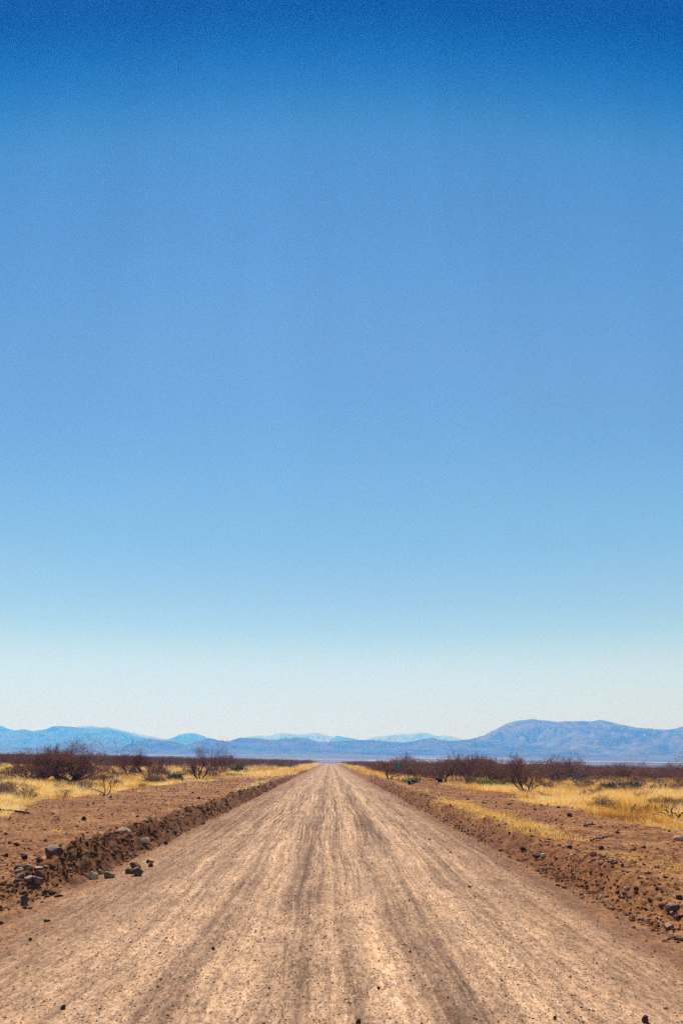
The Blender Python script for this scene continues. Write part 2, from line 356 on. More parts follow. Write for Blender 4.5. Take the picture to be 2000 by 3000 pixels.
# ------------------------------------------------------------------ ground and road
def straw_mask(x, y):
    ax = np.abs(x); n = fbm(x * 0.22, y * 0.12, 61, 4)
    field = sst(9.4, 10.8, ax + 2.2 * n)
    far = sst(55, 95, y) * sst(4.4, 6.0, ax + 1.5 * n) * 0.75
    verge = 0.55 * np.exp(-((ax - 5.2) / 0.55) ** 2) * np.where(x > 0, sst(12, 14, y) * (1 - 0.6 * sst(16, 18, y) + 0.6 * sst(19, 21, y)), sst(30, 45, y))
    thin = 0.35 * sst(5.2, 6.5, ax) * np.clip(0.3 + 1.6 * fbm(x * 0.3, y * 0.2, 66, 3), 0, 1)
    return np.clip(np.maximum(np.maximum(field, far), np.maximum(verge, thin)), 0, 1)
def build_ground():
    ys = np.concatenate([np.linspace(-45, 1.0, 26), np.geomspace(1.3, 60, 640), np.geomspace(60.6, 700, 240)[0:], np.geomspace(710, 19000, 170)])
    tf = np.linspace(-0.62, 0.62, 720)
    to = 0.62 * 1.16 ** np.arange(1, 26); to = to[to < 22]
    t = np.concatenate([-to[::-1], tf, to])
    wy = 0.5 * (ys + np.sqrt(ys * ys + 40))
    X = t[None, :] * wy[:, None]; X = X / (1 + np.abs(X) / 30000.0); Y = np.repeat(ys[:, None], len(t), 1)
    Z = plane(X, Y) + side(X, Y) * (1 - sst(900, 1500, Y))
    e = edge(Y); sink = 1 - sst(e - 0.45, e - 0.02, np.abs(X))
    Z = Z - 0.09 * sink * (1 - sst(600, 900, Y)) 
    Z = Z + 2.5 * fbm(X * 0.002, Y * 0.002, 71, 3) * sst(1500, 3500, Y)
    st = straw_mask(X, Y)
    pl = np.exp(-((Y - 2500) / 1000.0) ** 2)
    bk = np.exp(-((np.abs(X) - 3.98) / 0.55) ** 4) * sst(8, 16, Y) * (1 - sst(60, 110, Y)) * np.where(X < 0, 0.9, 0.8)
    V = np.stack([X.ravel(), Y.ravel(), Z.ravel()], 1)
    return tag(mesh('ground', V, grid_faces(len(ys), len(t)), MAT_DIRT, True, {'straw': st.ravel(), 'playa': pl.ravel(), 'bank': bk.ravel()}), kind='structure')
build_ground()
def build_road():
    ys = np.concatenate([np.linspace(-45, 1.0, 20), np.geomspace(1.2, 60, 800), np.geomspace(60.6, 640, 160)])
    u = np.linspace(-1, 1, 260); X = np.repeat((u * 4.35)[None, :], len(ys), 0); Y = np.repeat(ys[:, None], len(u), 1)
    e = edge(Y); Z = plane(X, Y) + roadh(X, Y) - 0.16 * sst(e - 0.3, e + 0.5, np.abs(X)) - 0.012
    V = np.stack([X.ravel(), Y.ravel(), Z.ravel()], 1)
    return tag(mesh('road', V, grid_faces(len(ys), len(u)), MAT_DIRT, True, {'straw': 0 * X.ravel(), 'playa': 0 * X.ravel()}), kind='structure')
build_road()

# ------------------------------------------------------------------ mountains
def mountain_material(name, c1, c2, c3):
    m = M(name); P, X, Y, Z = m.pos()
    n1 = m.noise(P, 0.006, 6, 0.65); n2 = m.noise(P, 0.025, 4, 0.6)
    c = m.mix(m.step(n1, 0.4, 0.6), c1, c2); c = m.mix(m.math('MULTIPLY', m.step(n2, 0.52, 0.68), 0.7), c, c3)
    m.color(c); return m.m
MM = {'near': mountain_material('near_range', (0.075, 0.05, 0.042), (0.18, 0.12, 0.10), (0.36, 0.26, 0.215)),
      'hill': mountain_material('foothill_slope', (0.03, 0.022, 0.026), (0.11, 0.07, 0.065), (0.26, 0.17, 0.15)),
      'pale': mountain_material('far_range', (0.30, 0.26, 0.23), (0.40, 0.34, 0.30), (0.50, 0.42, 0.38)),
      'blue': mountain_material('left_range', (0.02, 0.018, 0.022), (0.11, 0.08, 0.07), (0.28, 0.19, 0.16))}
def mountain(name, D, wf, prof, mat, seed, rough=0.35, n=420, label=None):
    px = np.array([p[0] for p in prof], float); py = np.array([p[1] for p in prof], float)
    us = np.linspace(px[0], px[-1], n)
    yy = np.interp(us, px, py) + 1.4 * fbm(us * 0.06, us * 0 + seed, seed, 6, 0.62)
    hor = HOR + 0.01134 * (us - 975)
    crest = EYE + D * (hor - yy) / F                      # height in metres at distance D
    v = np.concatenate([np.linspace(-1, 0, 46), np.linspace(0, 1, 18)[1:]])
    xs = (us - 975) / F
    U, Vv = np.meshgrid(xs, v)
    Yd = D + np.where(Vv < 0, Vv * wf, Vv * wf * 0.7)
    X = U * D * np.ones_like(Vv); base = plane(X * 0, Yd) - 12
    C = np.repeat(crest[None, :], len(v), 0)
    a = np.abs(Vv)
    # spurs run down the slope from the crest
    s = fbm(X / (wf * 0.16) + 0.9 * fbm(X / (wf * 0.3), Yd / (wf * 0.4), seed + 5, 2), a * 2.2, seed + 9, 5, 0.55)
    rid = 0.5 - 3.0 * np.abs(s)
    prof_v = (1 - a) ** 1.25 * (1 + rough * rid * np.clip(a * 5, 0, 1) * (1 - a))
    prof_v = prof_v + rough * 0.16 * fbm(X / (wf * 0.05), Yd / (wf * 0.07), seed + 14, 4) * np.clip(a * 4, 0, 1) * (1 - a)
    prof_v = np.minimum(prof_v, 1 - 0.8 * a)
    Z = base + (C - base) * np.clip(prof_v, 0, 1)
    V = np.stack([X.ravel(), Yd.ravel(), Z.ravel()], 1)
    return tag(mesh(name, V, grid_faces(len(v), n), MM[mat], True), label=label, kind='structure')
mountain('mountain_range', 5600, 1500, [(1180, 2200), (1240, 2190), (1300, 2180), (1351, 2172), (1383, 2166), (1408, 2160), (1427, 2150), (1446, 2141), (1462, 2133), (1481, 2125), (1500, 2119), (1532, 2116), (1548, 2114), (1577, 2118), (1621, 2121), (1653, 2120), (1691, 2119), (1717, 2121), (1742, 2116), (1765, 2121), (1787, 2128), (1812, 2131), (1838, 2138), (1883, 2141), (1934, 2143), (1962, 2139), (1991, 2132), (2030, 2136), (2100, 2125), (2200, 2140), (2400, 2160), (2700, 2190)], 'near', 101, 1.2, 620, 'pale blue mountain massif with bare creased slopes right of the road')
mountain('foothills', 4900, 1100, [(640, 2200), (670, 2185), (691, 2173), (707, 2169), (726, 2165), (742, 2166), (768, 2166), (787, 2169), (809, 2172), (832, 2169), (851, 2164.5), (860, 2168), (873, 2164), (899, 2165), (921, 2171), (946, 2176), (972, 2177), (1000, 2175), (1064, 2172), (1096, 2171), (1137, 2176), (1179, 2178), (1207, 2176), (1223, 2172), (1246, 2167), (1265, 2167), (1287, 2172), (1306, 2174), (1351, 2172), (1420, 2172), (1500, 2180), (1600, 2190), (1700, 2204)], 'hill', 131, 0.4, 420, 'low blue foothills behind the vanishing road')
mountain('foothills', 4500, 800, [(-500, 2190), (-200, 2192), (0, 2192), (150, 2190), (230, 2190), (258, 2186), (271, 2183), (293, 2182), (332, 2185), (351, 2188), (383, 2189), (415, 2184), (434, 2176), (453, 2170), (466, 2168), (500, 2172), (532, 2176), (554, 2179.5), (577, 2185), (596, 2179), (612, 2171), (631, 2166), (647, 2168), (659, 2172), (679, 2174), (691, 2174), (717, 2179), (742, 2185), (787, 2190), (860, 2200)], 'hill', 151, 0.4, 480, 'dark blue foothills left of the road')
mountain('mountain_range', 7600, 1500, [(-800, 2160), (-500, 2145), (-300, 2130), (-100, 2122), (0, 2127), (19, 2128), (48, 2133), (64, 2139), (86, 2145), (108, 2142), (121, 2144), (140, 2148), (159, 2148), (179, 2142), (198, 2134), (223, 2134), (271, 2137), (303, 2141), (344, 2140), (364, 2144), (389, 2152), (415, 2158), (446, 2164), (478, 2171), (560, 2186), (640, 2200)], 'blue', 171, 1.1, 520, 'blue mountain range above the large bare trees on the left')
mountain('mountain_range', 9000, 1200, [(440, 2185), (500, 2174), (513, 2171), (532, 2164.5), (551, 2156.5), (570, 2153), (596, 2153), (612, 2158), (628, 2164.5), (643, 2171), (700, 2180), (760, 2195)], 'blue', 191, 0.5, 200, 'single rounded blue mountain behind the foothills')
mountain('mountain_range', 9500, 1000, [(940, 2190), (972, 2176), (991, 2161), (1000, 2161), (1019, 2163.5), (1038, 2167), (1061, 2171), (1120, 2190)], 'blue', 201, 0.3, 120, 'small blue peak straight above the end of the road')
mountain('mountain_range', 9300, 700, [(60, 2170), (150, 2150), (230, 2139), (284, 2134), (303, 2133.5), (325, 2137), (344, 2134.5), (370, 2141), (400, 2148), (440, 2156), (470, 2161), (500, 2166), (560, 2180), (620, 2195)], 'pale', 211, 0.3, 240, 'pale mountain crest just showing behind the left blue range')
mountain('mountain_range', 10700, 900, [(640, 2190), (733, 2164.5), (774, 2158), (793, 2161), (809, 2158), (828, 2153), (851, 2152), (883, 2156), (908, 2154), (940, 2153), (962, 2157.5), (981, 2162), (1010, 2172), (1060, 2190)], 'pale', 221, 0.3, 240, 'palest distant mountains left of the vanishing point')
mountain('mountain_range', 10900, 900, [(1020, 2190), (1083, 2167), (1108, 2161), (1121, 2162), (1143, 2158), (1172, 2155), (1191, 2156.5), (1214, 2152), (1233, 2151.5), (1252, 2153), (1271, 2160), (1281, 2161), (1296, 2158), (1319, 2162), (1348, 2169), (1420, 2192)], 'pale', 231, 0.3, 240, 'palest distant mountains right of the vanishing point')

# ------------------------------------------------------------------ stones and clods
def ico(sub):
    import bmesh
    bm = bmesh.new(); bmesh.ops.create_icosphere(bm, subdivisions=sub, radius=1.0)
    V = np.array([v.co[:] for v in bm.verts]); Fc = np.array([[v.index for v in f.verts] for f in bm.faces]); bm.free(); return V, Fc
ICO1, ICO3 = ico(1), ico(4)
def rotm(n, r):
    q = r.normal(size=(n, 4)); q /= np.linalg.norm(q, axis=1)[:, None]; a, b, c, d = q.T
    return np.stack([np.stack([1 - 2 * (c * c + d * d), 2 * (b * c - a * d), 2 * (b * d + a * c)], 1),
                     np.stack([2 * (b * c + a * d), 1 - 2 * (b * b + d * d), 2 * (c * d - a * b)], 1),
                     np.stack([2 * (b * d - a * c), 2 * (c * d + a * b), 1 - 2 * (b * b + c * c)], 1)], 1)
OCT = (np.array([[1, 0, 0], [-1, 0, 0], [0, 1, 0], [0, -1, 0], [0, 0, 1], [0, 0, -1.0]]), np.array([[0, 2, 4], [2, 1, 4], [1, 3, 4], [3, 0, 4], [2, 0, 5], [1, 2, 5], [3, 1, 5], [0, 3, 5]]))
def lumps(P, size, tint, r, squash=0.7, shape=None):
    """many small angular lumps as one vertex/face set"""
    n = len(P); V, Fc = shape or ICO1; R = rotm(n, r)
    jit = 1 + r.uniform(-0.35, 0.3, (n, len(V)))
    v = V[None] * jit[:, :, None] * r.uniform(0.6, 1.15, (n, 1, 3)); v = np.einsum('nij,nkj->nki', R, v)
    v[:, :, 2] *= squash; v = v * size[:, None, None] + P[:, None, :]
    f = Fc[None] + (np.arange(n) * len(V))[:, None, None]
    return v.reshape(-1, 3), f.reshape(-1, 3), np.repeat(tint, len(V))
def rock_mesh(seed, cuts=13):
    r = np.random.default_rng(seed); V, Fc = ICO3; V = V.copy() * r.uniform(0.9, 1.1, 3)
    for _ in range(cuts):
        d = r.normal(size=3); d /= np.linalg.norm(d); k = r.uniform(0.5, 0.82)
        s = V @ d - k; V = V - np.where(s > 0, s, 0)[:, None] * d * 0.94
    for fr, am in ((2.3, 0.10), (6.0, 0.04), (14, 0.018)):
        o = r.uniform(0, 50, 3)
        V = V * (1 + am * (vnoise(V[:, 0] * fr + o[0], V[:, 1] * fr + o[1], seed) + vnoise(V[:, 2] * fr + o[2], V[:, 0] * fr + o[1], seed + 1)))[:, None]
    V = V - (V.max(0) + V.min(0)) / 2; V = V / (V.max(0) - V.min(0)); return V, Fc
def rock(px, py, wpx, hpx, kind, label, group=None, name='rock', cat='rock', seed=None, depth=0.9):
    """px,py = middle of the foot in the photograph, wpx,hpx = size there"""
    p = at(px, py); dist = (p - Vector((0, 0, EYE))).length; s = dist / F
    V, Fc = rock_mesh(seed or (int(px) * 7 + int(py)))
    W = wpx * s; Hh = hpx * s * 1.12; V = V * np.array([W, W * depth, Hh]); V[:, 2] += Hh * 0.30
    o = mesh(name, V, Fc, MR[kind], True, loc=(p.x, p.y + W * 0.3, p.z)); return tag(o, label, cat, group)
ROCKS = [
 (155, 2520, 52, 40, 'dust', 'largest angular red rock with a pale dusty ridge, beside the left bank'),
 (54, 2583, 26, 24, 'grey', 'dark grey block at the left end of the long brown rock'),
 (78, 2590, 27, 22, 'dust', 'brown rock wedged between the grey block and the long rock'),
 (101, 2596, 34, 26, 'dust', 'long sloping red brown rock leaning on its neighbours near the left edge'),
 (113, 2571, 27, 18, 'red', 'rounded red stone just above the long brown rock'),
 (78, 2549, 25, 14, 'grey', 'flat grey stone left of the low reddish slab'),
 (51, 2548, 20, 11, 'dark', 'small dark stone, upper one of a leaning pair near the left edge'),
 (52, 2559, 22, 10, 'grey', 'small grey slab, lower one of a leaning pair near the left edge'),
 (111, 2551, 25, 11, 'dust', 'low reddish slab with a pale top below the largest left rock'),
 (113, 2528, 17, 12, 'dark', 'small black stone at the foot of the largest left rock'),
 (135, 2543, 15, 7, 'grey', 'thin dark stone with a pale top below the largest left rock'),
 (71, 2649, 21, 22, 'red', 'square red brown stone alone near the lower left edge of the verge'),
 (151, 2623, 18, 11, 'dark', 'wedge shaped dark stone at the right end of the stone trail'),
 (129, 2618, 19, 9, 'dark', 'flat dark stone in the middle of the stone trail'),
 (86, 2606, 14, 10, 'dark', 'dark stone directly under the long brown rock'),
 (269, 2576, 30, 22, 'yellow', 'broken yellow topped stone in the gravel beside the left bank'),
 (17, 2510, 13, 10, 'dark', 'round dark stone alone on pale ground at the far left'),
 (394, 2545, 32, 17, 'red', 'smooth purple red stone behind the two grey stones at the road edge'),
 (378, 2560, 24, 14, 'grey', 'left of two grey stones in front of the purple red one'),
 (399, 2567, 30, 23, 'grey', 'right and larger of two grey stones in front of the purple red one'),
 (319, 2573, 28, 18, 'green', 'olive grey stone with a flat pale top between the yellow and the purple stones'),
 (433, 2529, 9, 10, 'dark', 'small upright dark stone at the left road edge, back left of three'),
 (443, 2529, 10, 8, 'red', 'small reddish stone at the left road edge, back right of three'),
 (441, 2540, 14, 10, 'dark', 'dark stone at the left road edge, front one of three'),
 (361, 2442, 38, 18, 'pale', 'pale slab lying high on the left bank'),
 (417, 2470, 36, 16, 'pale', 'pale slab lying low on the road side of the left bank'),
 (485, 2474, 13, 9, 'dark', 'dark stone at the foot of the left bank'),
 (245, 2404, 13, 12, 'dark', 'round dark stone on bare soil beyond the left bank'),
 (1573, 2512, 26, 15, 'dust', 'cream topped stone at the right road edge'),
 (1591, 2511, 17, 10, 'yellow', 'small orange stone touching the cream topped one on the right'),
 (1533, 2494, 20, 13, 'dark', 'black stone at the foot of the right bank'),
 (1741, 2509, 20, 13, 'red', 'red brown stone on the bare soil of the right verge'),
 (1762, 2490, 14, 11, 'dark', 'small black stone behind the red brown one on the right verge'),
 (1799, 2530, 20, 11, 'dust', 'pinkish stone beside a thin line of grass on the right verge'),
 (1761, 2532, 16, 8, 'grey', 'flat grey stone left of the pinkish one on the right verge'),
 (1669, 2487, 15, 10, 'dark', 'dark stone on the right verge behind the cream topped one'),
 (1989, 2463, 28, 13, 'pale', 'pale stone cut by the right edge of the picture'),
 (1669, 2393, 15, 11, 'dark', 'dark stone on bare soil below the golden grass on the right'),
 (1975, 2671, 38, 22, 'grey', 'largest dark rock with a pale rim low on the right verge'),
 (1947, 2659, 18, 11, 'red', 'reddish stone touching the largest dark rock on the right'),
 (1970, 2683, 13, 11, 'grey', 'small grey stone in front of the largest right rock'),
 (1984, 2692, 19, 12, 'red', 'brown stone in front of the largest right rock near the picture edge'),
 (1832, 2623, 17, 9, 'red', 'low brown stone, left of the group on the lower right verge'),
 (1841, 2631, 14, 7, 'grey', 'small grey stone, lowest of the group on the lower right verge'),
 (1864, 2609, 14, 10, 'dark', 'black stone, right of the group on the lower right verge'),
 (1838, 2607, 17, 9, 'pale', 'light grey stone at the back of the group on the lower right verge'),
 (1925, 2608, 12, 8, 'dark', 'small black stone above the largest right rock'),
 (1762, 2606, 10, 6, 'red', 'small brick red stone at the right road edge near the pale twig'),
 (1904, 2642, 13, 10, 'dark', 'dark stone between the group and the largest right rock'),
 (1990, 2636, 16, 12, 'dark', 'black stone at the right picture edge above the largest rock'),
 (183, 2958, 11, 11, 'dark', 'round black stone on the lower left of the road'),
 (136, 2701, 18, 9, 'grey', 'dark stone lying on the left edge of the road'),
 (88, 2756, 9, 8, 'dark', 'small dark pebble on the left side of the road'),
 (1891, 2998, 17, 18, 'dark', 'black stone on the road at the bottom right corner'),
 (1625, 2987, 9, 10, 'dark', 'small dark stone at the bottom of the road, right of centre'),
 (1950, 2956, 15, 6, 'pale', 'flat light grey stone on the road near the bottom right corner'),
 (623, 2783, 9, 8, 'dark', 'dark stone on the left wheel tracks'),
 (1201, 2791, 8, 6, 'dark', 'small dark stone on the right wheel tracks'),
 (1109, 2899, 8, 7, 'dark', 'small dark stone on the pale strip right of centre'),
 (1049, 2999, 14, 11, 'dark', 'dark stone at the bottom edge in the middle of the road'),
 (1375, 2601, 7, 6, 'red', 'brick red pebble on the right half of the road'),
 (1258, 2461, 6, 5, 'dark', 'small dark pebble far up the right half of the road'),
 (1319, 2499, 6, 5, 'dark', 'tiny dark pebble near the right edge of the road'),
 (1195, 2820, 8, 5, 'pale', 'small white stone on the right wheel tracks'),
]
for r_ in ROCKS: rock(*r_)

# loose middle-sized stones on the verges: each its own object, a few shared shapes
stone_protos = []
def scatter_stones():
    r = np.random.default_rng(23); n = 0; protos = []
    for k in range(8):
        V, Fc = rock_mesh(900 + k, 11); kind = ('dark', 'red', 'dark', 'dust', 'grey', 'red', 'dark', 'pale')[k]
        me = None; protos.append((V, Fc, kind))
    meshes = []
    for V, Fc, kind in protos:
        o = mesh('stone', V + np.array([0, 0, 0.3]), Fc, MR[kind], True); meshes.append(o)
    used = [False] * 8; total = 0
    while total < 130:
        side_ = -1 if r.random() < 0.45 else 1
        y = math.exp(r.uniform(math.log(9.5), math.log(46)))
        a = r.uniform(3.9, min(10.3, 0.43 * y + 0.4))
        if a < 3.9 or a > 0.44 * y: continue
        x = side_ * a; sz = 0.035 + 0.075 * r.random() ** 2.5 + 0.0012 * y
        k = int(r.integers(8))
        if kind_pale_skip(k, r): continue
        src = meshes[k]
        if used[k]: o = src.copy(); COL.objects.link(o)
        else: o = src; used[k] = True
        o.location = (x, y, h1(x, y)); o.rotation_euler = (r.uniform(-.3, .3), r.uniform(-.3, .3), r.uniform(0, 6.28))
        o.scale = (sz * r.uniform(.8, 1.4), sz, sz * r.uniform(.5, .85))
        sd_ = 'left' if x < 0 else 'right'
        if a < 5: tag(o, 'small loose stone in the tumbled earth of the %s bank' % sd_, 'stone', 'loose stones in the %s bank' % sd_)
        else: tag(o, 'small loose stone on the bare soil of the %s verge' % sd_, 'stone', 'loose stones on the %s verge' % sd_)
        total += 1
    for k in range(8):
        if not used[k]: bpy.data.objects.remove(meshes[k])
def kind_pale_skip(k, r): return k == 7 and r.random() < 0.6
scatter_stones()

def rubble():
    r = np.random.default_rng(5); P = []; sz = []; tn = []
    def add(x, y, s, t):
        P.append(np.stack([x, y, H(x, y) + s * 0.15], 1)); sz.append(s); tn.append(t)
    # windrow on the left: broken crust
    for sgn, n in ((-1, 9500), (1, 4300)):
        y = np.exp(r.uniform(math.log(9), math.log(150), n)); c = 4.15 if sgn < 0 else 4.1
        a = c - 0.1 + r.normal(0, 0.42 if sgn < 0 else 0.32, n) + 0.3 * vnoise(y * 0.35, 0 * y, 3)
        keep = (a > 3.55) & (r.random(n) < (0.35 + 0.65 * sst(11, 15, y)) * np.clip(0.75 + 1.5 * fbm(a * 1.2 * sgn, y * 0.55, 78, 3), 0.12, 1))
        a, y = a[keep], y[keep]; m = len(a)
        s = (0.009 + 0.046 * r.random(m) ** 3.0) * (1 + y / 110) * (1.1 if sgn < 0 else 0.8) * (1 - 0.6 * sst(40, 110, y))
        add(sgn * a, y, s, np.clip(r.beta(1.6, 2.6, m) + (r.random(m) < 0.04) * 0.6, 0, 1))
    # verges
    n = 30000; y = np.exp(r.uniform(math.log(6.5), math.log(95), n)); sg = r.choice([-1, 1], n)
    a = r.uniform(3.7, 11.0, n); k = (a < 0.45 * y + 1) & (vnoise(a * 1.1 * sg, y * 0.7, 77) + 0.5 > r.random(n) * 0.9)
    a, y, sg = a[k], y[k], sg[k]; m = len(a)
    add(sg * a, y, (0.005 + 0.024 * r.random(m) ** 3.4) * (1 + y / 50), np.clip(r.beta(1.5, 2.2, m) + (r.random(m) < 0.05) * 0.5, 0, 1))
    # apron of the rubble spill at the near left and right road edges
    n = 5000; y = r.uniform(6, 16, n); sg = r.choice([-1, 1], n); a = 3.75 + np.abs(r.normal(0, 0.9, n)); k = a < 0.46 * y + .5
    a, y, sg = a[k], y[k], sg[k]; m = len(a)
    add(sg * a, y, 0.006 + 0.030 * r.random(m) ** 3, r.beta(1.4, 2.6, m))
    V, Fc, T = lumps(np.concatenate(P), np.concatenate(sz), np.concatenate(tn), r)
    tag(mesh('rubble', V, Fc, MAT_CLOD, False, {'tint': T}), 'broken clods and small rubble of red brown earth along both road edges', 'rubble', kind='stuff')
rubble()
def gravel():
    r = np.random.default_rng(9); n = 135000
    y = np.exp(r.uniform(math.log(4.2), math.log(75), n)); y = y[r.random(n) < 1 - 0.93 * sst(9, 62, y)]; n = len(y); a = r.uniform(-3.9, 3.9, n); k = np.abs(a) < 0.46 * y + 0.6
    a, y = a[k], y[k]; dens = vnoise(a * 2.6, y * 0.25, 88) + 0.5
    k = r.random(len(a)) < 0.30 + 0.6 * dens + 0.25 * (np.abs(a) / 3.9) ** 2; a, y = a[k], y[k]; m = len(a)
    s = (0.0026 + 0.0034 * r.random(m) ** 2 + 0.008 * r.random(m) ** 16) * (1 + y / 18)
    P = np.stack([a, y, H(a, y) + s * 0.1], 1)
    V, Fc, T = lumps(P, s, np.clip(r.beta(1.0, 1.7, m) + (r.random(m) < 0.06) * 0.5, 0, 1), r, 0.65, OCT)
    tag(mesh('gravel', V, Fc, MAT_PEB, False, {'tint': T}), 'fine dark and light gravel strewn over the dirt road', 'gravel', kind='stuff')
gravel()

# ------------------------------------------------------------------ bare shrubs
def grow(seed, stems=3, levels=5, lean=0.6, up=0.25, kids=(3, 5), r0=0.06, L0=0.9, spread=0.75, crook=0.28):
    r = random.Random(seed); segs = []
    def rv(): return Vector((r.gauss(0, 1), r.gauss(0, 1), r.gauss(0, 1)))
    def br(p, d, L, rad, lv):
        n = 4 if lv < 2 else 3; st = L / n; pts = [(p.copy(), rad, d.copy())]
        for i in range(n):
            d = (d + rv() * crook + Vector((0, 0, up * (0.6 + 0.25 * lv)))).normalized()
            q = p + d * st
            if q.z < 0.02: d.z = abs(d.z) + 0.1; d.normalize(); q = p + d * st
            ra = rad * (1 - 0.42 * i / n); rb = rad * (1 - 0.42 * (i + 1) / n)
            segs.append((p[:], q[:], ra, rb, lv)); p = q; pts.append((p.copy(), rb, d.copy()))
        if lv >= levels: return
        for k in range(r.randint(*kids)):
            j = r.randint(1, n); q, rr, dd = pts[j]
            side_ = rv(); side_ = (side_ - dd * side_.dot(dd)); side_.z *= 0.8; side_.normalize()
            nd = (dd + side_ * r.uniform(0.5, 1.2) * spread).normalized()
            br(q, nd, L * r.uniform(0.5, 0.82), rr * r.uniform(0.48, 0.7), lv + 1)
    for s in range(stems):
        a = 2 * math.pi * (s + r.random() * 0.7) / stems; t = lean * r.uniform(0.5, 1.3)
        d = Vector((math.cos(a) * t, math.sin(a) * t, 1)).normalized()
        br(Vector((math.cos(a) * .08, math.sin(a) * .08, -0.05)), d, L0 * r.uniform(.8, 1.2), r0 * r.uniform(.6, 1.1), 0)
    return segs
def tubes(P0, P1, R0, R1, k=3):
    D = P1 - P0; L = np.linalg.norm(D, axis=1)[:, None] + 1e-9; D = D / L
    ref = np.where(np.abs(D[:, 2:3]) < 0.9, np.array([[0, 0, 1.0]]), np.array([[1.0, 0, 0]]))
    A = np.cross(D, ref); A /= np.linalg.norm(A, axis=1)[:, None]; B = np.cross(D, A)
    P0 = P0 - D * R0[:, None] * 0.3
    V = []
    for P, R in ((P0, R0), (P1, R1)):
        for i in range(k):
            a = 2 * math.pi * i / k; V.append(P + (A * math.cos(a) + B * math.sin(a)) * R[:, None])
    V = np.stack(V, 1); n = len(P0); b = (np.arange(n) * 2 * k)[:, None]
    Fc = np.concatenate([b + np.array([[i, (i + 1) % k, k + (i + 1) % k, k + i]]) for i in range(k)], 0)
    return V.reshape(-1, 3), Fc
def shrub_arrays(segs, height, width, minr):
    P0 = np.array([s[0] for s in segs]); P1 = np.array([s[1] for s in segs])
    R0 = np.array([s[2] for s in segs]); R1 = np.array([s[3] for s in segs]); lv = np.array([s[4] for s in segs])
    top = np.percentile(P1[:, 2], 99.7); wid = np.percentile(P1[:, 0], 98) - np.percentile(P1[:, 0], 2)
    sc_ = np.array([width / wid, width / wid * 0.9, height / top]); m = (sc_[0] + sc_[2]) / 2
    return P0 * sc_, P1 * sc_, np.maximum(R0 * m, minr), np.maximum(R1 * m, minr * 0.7), lv
def shrub(px, py, top, wpx, label, name='bare_shrub', cat='shrub', group=None, seed=1, twig=MAT_TWIG, minr=None, dense=1, **kw):
    p = at(px, py); s = (p - Vector((0, 0, EYE))).length / F
    kw.setdefault('levels', 5); segs = grow(seed, **kw)
    P0, P1, R0, R1, lv = shrub_arrays(segs, (py - top) * s, wpx * s, minr or 0.0016 * (1 + p.y / 70))
    e = bpy.data.objects.new(name, None); COL.objects.link(e); e.location = p; e.empty_display_size = 0.3
    tag(e, label, cat, group)
    a = lv <= 1; V, Fc = tubes(P0[a], P1[a], R0[a], R1[a], 6); mesh('trunk', V, Fc, MAT_TRUNK, True, parent=e)
    a = ~a; V, Fc = tubes(P0[a], P1[a], R0[a], R1[a], 3); mesh('crown', V, Fc, twig, True, parent=e)
    return e
T = 'bare_tree'
shrub(196, 2302, 2180, 225, 'tallest bare black trunked tree in the left grass', T, 'tree', seed=11, stems=3, kids=(4, 6), lean=0.75, r0=.085, up=.2)
shrub(137, 2299, 2196, 130, 'bare tree with one upright black trunk, just left of the tallest one', T, 'tree', seed=12, stems=3, kids=(4, 5), lean=0.5, r0=.07)
shrub(72, 2297, 2200, 185, 'low bare shrub leaning left at the far left of the grass', seed=13, stems=4, kids=(4, 5), lean=0.9, r0=.05)
shrub(305, 2330, 2248, 95, 'thin grey twiggy shrub at the edge of the grass, right of the tallest tree', seed=14, stems=4, kids=(2, 3), lean=.7, r0=.025, twig=MAT_GREYTWIG, up=.1)
shrub(258, 2310, 2256, 60, 'small grey shrub between the tallest tree and the thin twiggy one', seed=34, stems=4, kids=(2, 3), lean=.7, r0=.025, twig=MAT_GREYTWIG, up=.1)
shrub(432, 2280, 2212, 115, 'dense bare shrub behind pale grass, middle of the left field', seed=15, stems=4, kids=(4, 5), lean=0.7, r0=.05)
shrub(372, 2270, 2213, 80, 'dense bare shrub partly behind the middle one on the left', seed=16, stems=3, kids=(4, 5), lean=0.6, r0=.04)
shrub(585, 2282, 2178, 118, 'crooked bare tree with tall thin spires against the blue hills', T, 'tree', seed=17, stems=4, kids=(3, 4), lean=.7, r0=.045, crook=.34, up=.22)
shrub(648, 2268, 2214, 90, 'dense bare shrub right of the crooked spired tree', seed=18, stems=4, kids=(4, 5), lean=0.6, r0=.04)
shrub(1294, 2292, 2216, 125, 'bare shrub with a dark V shaped trunk at the edge of the right verge', seed=21, stems=3, kids=(3, 5), lean=.7, r0=.06)
shrub(1226, 2268, 2206, 88, 'flat topped bare tree rising above the scrub beside the green marker', T, 'tree', seed=22, stems=2, kids=(3, 5), lean=.5, r0=.06, up=.14, spread=1.0)
shrub(1372, 2298, 2210, 85, 'upright bare shrub, next one right of the V shaped trunk', seed=23, stems=4, kids=(3, 5), lean=.5, r0=.05)
shrub(1436, 2292, 2222, 85, 'bare shrub behind the yellow green plant', seed=24, stems=4, kids=(3, 5), lean=.6, r0=.04)
shrub(1484, 2308, 2224, 105, 'dark dense bare shrub left of the leaning grey stemmed one', seed=25, stems=4, kids=(3, 5), lean=.6, r0=.05)
shrub(1543, 2324, 2222, 120, 'nearest bare shrub on the right with leaning grey stems', seed=26, stems=4, kids=(3, 5), lean=.75, r0=.05, twig=MAT_TWIG)
shrub(1625, 2292, 2212, 110, 'bare shrub with tall feathery tips behind the start of the golden grass', seed=27, stems=4, kids=(3, 5), lean=.65, r0=.05)
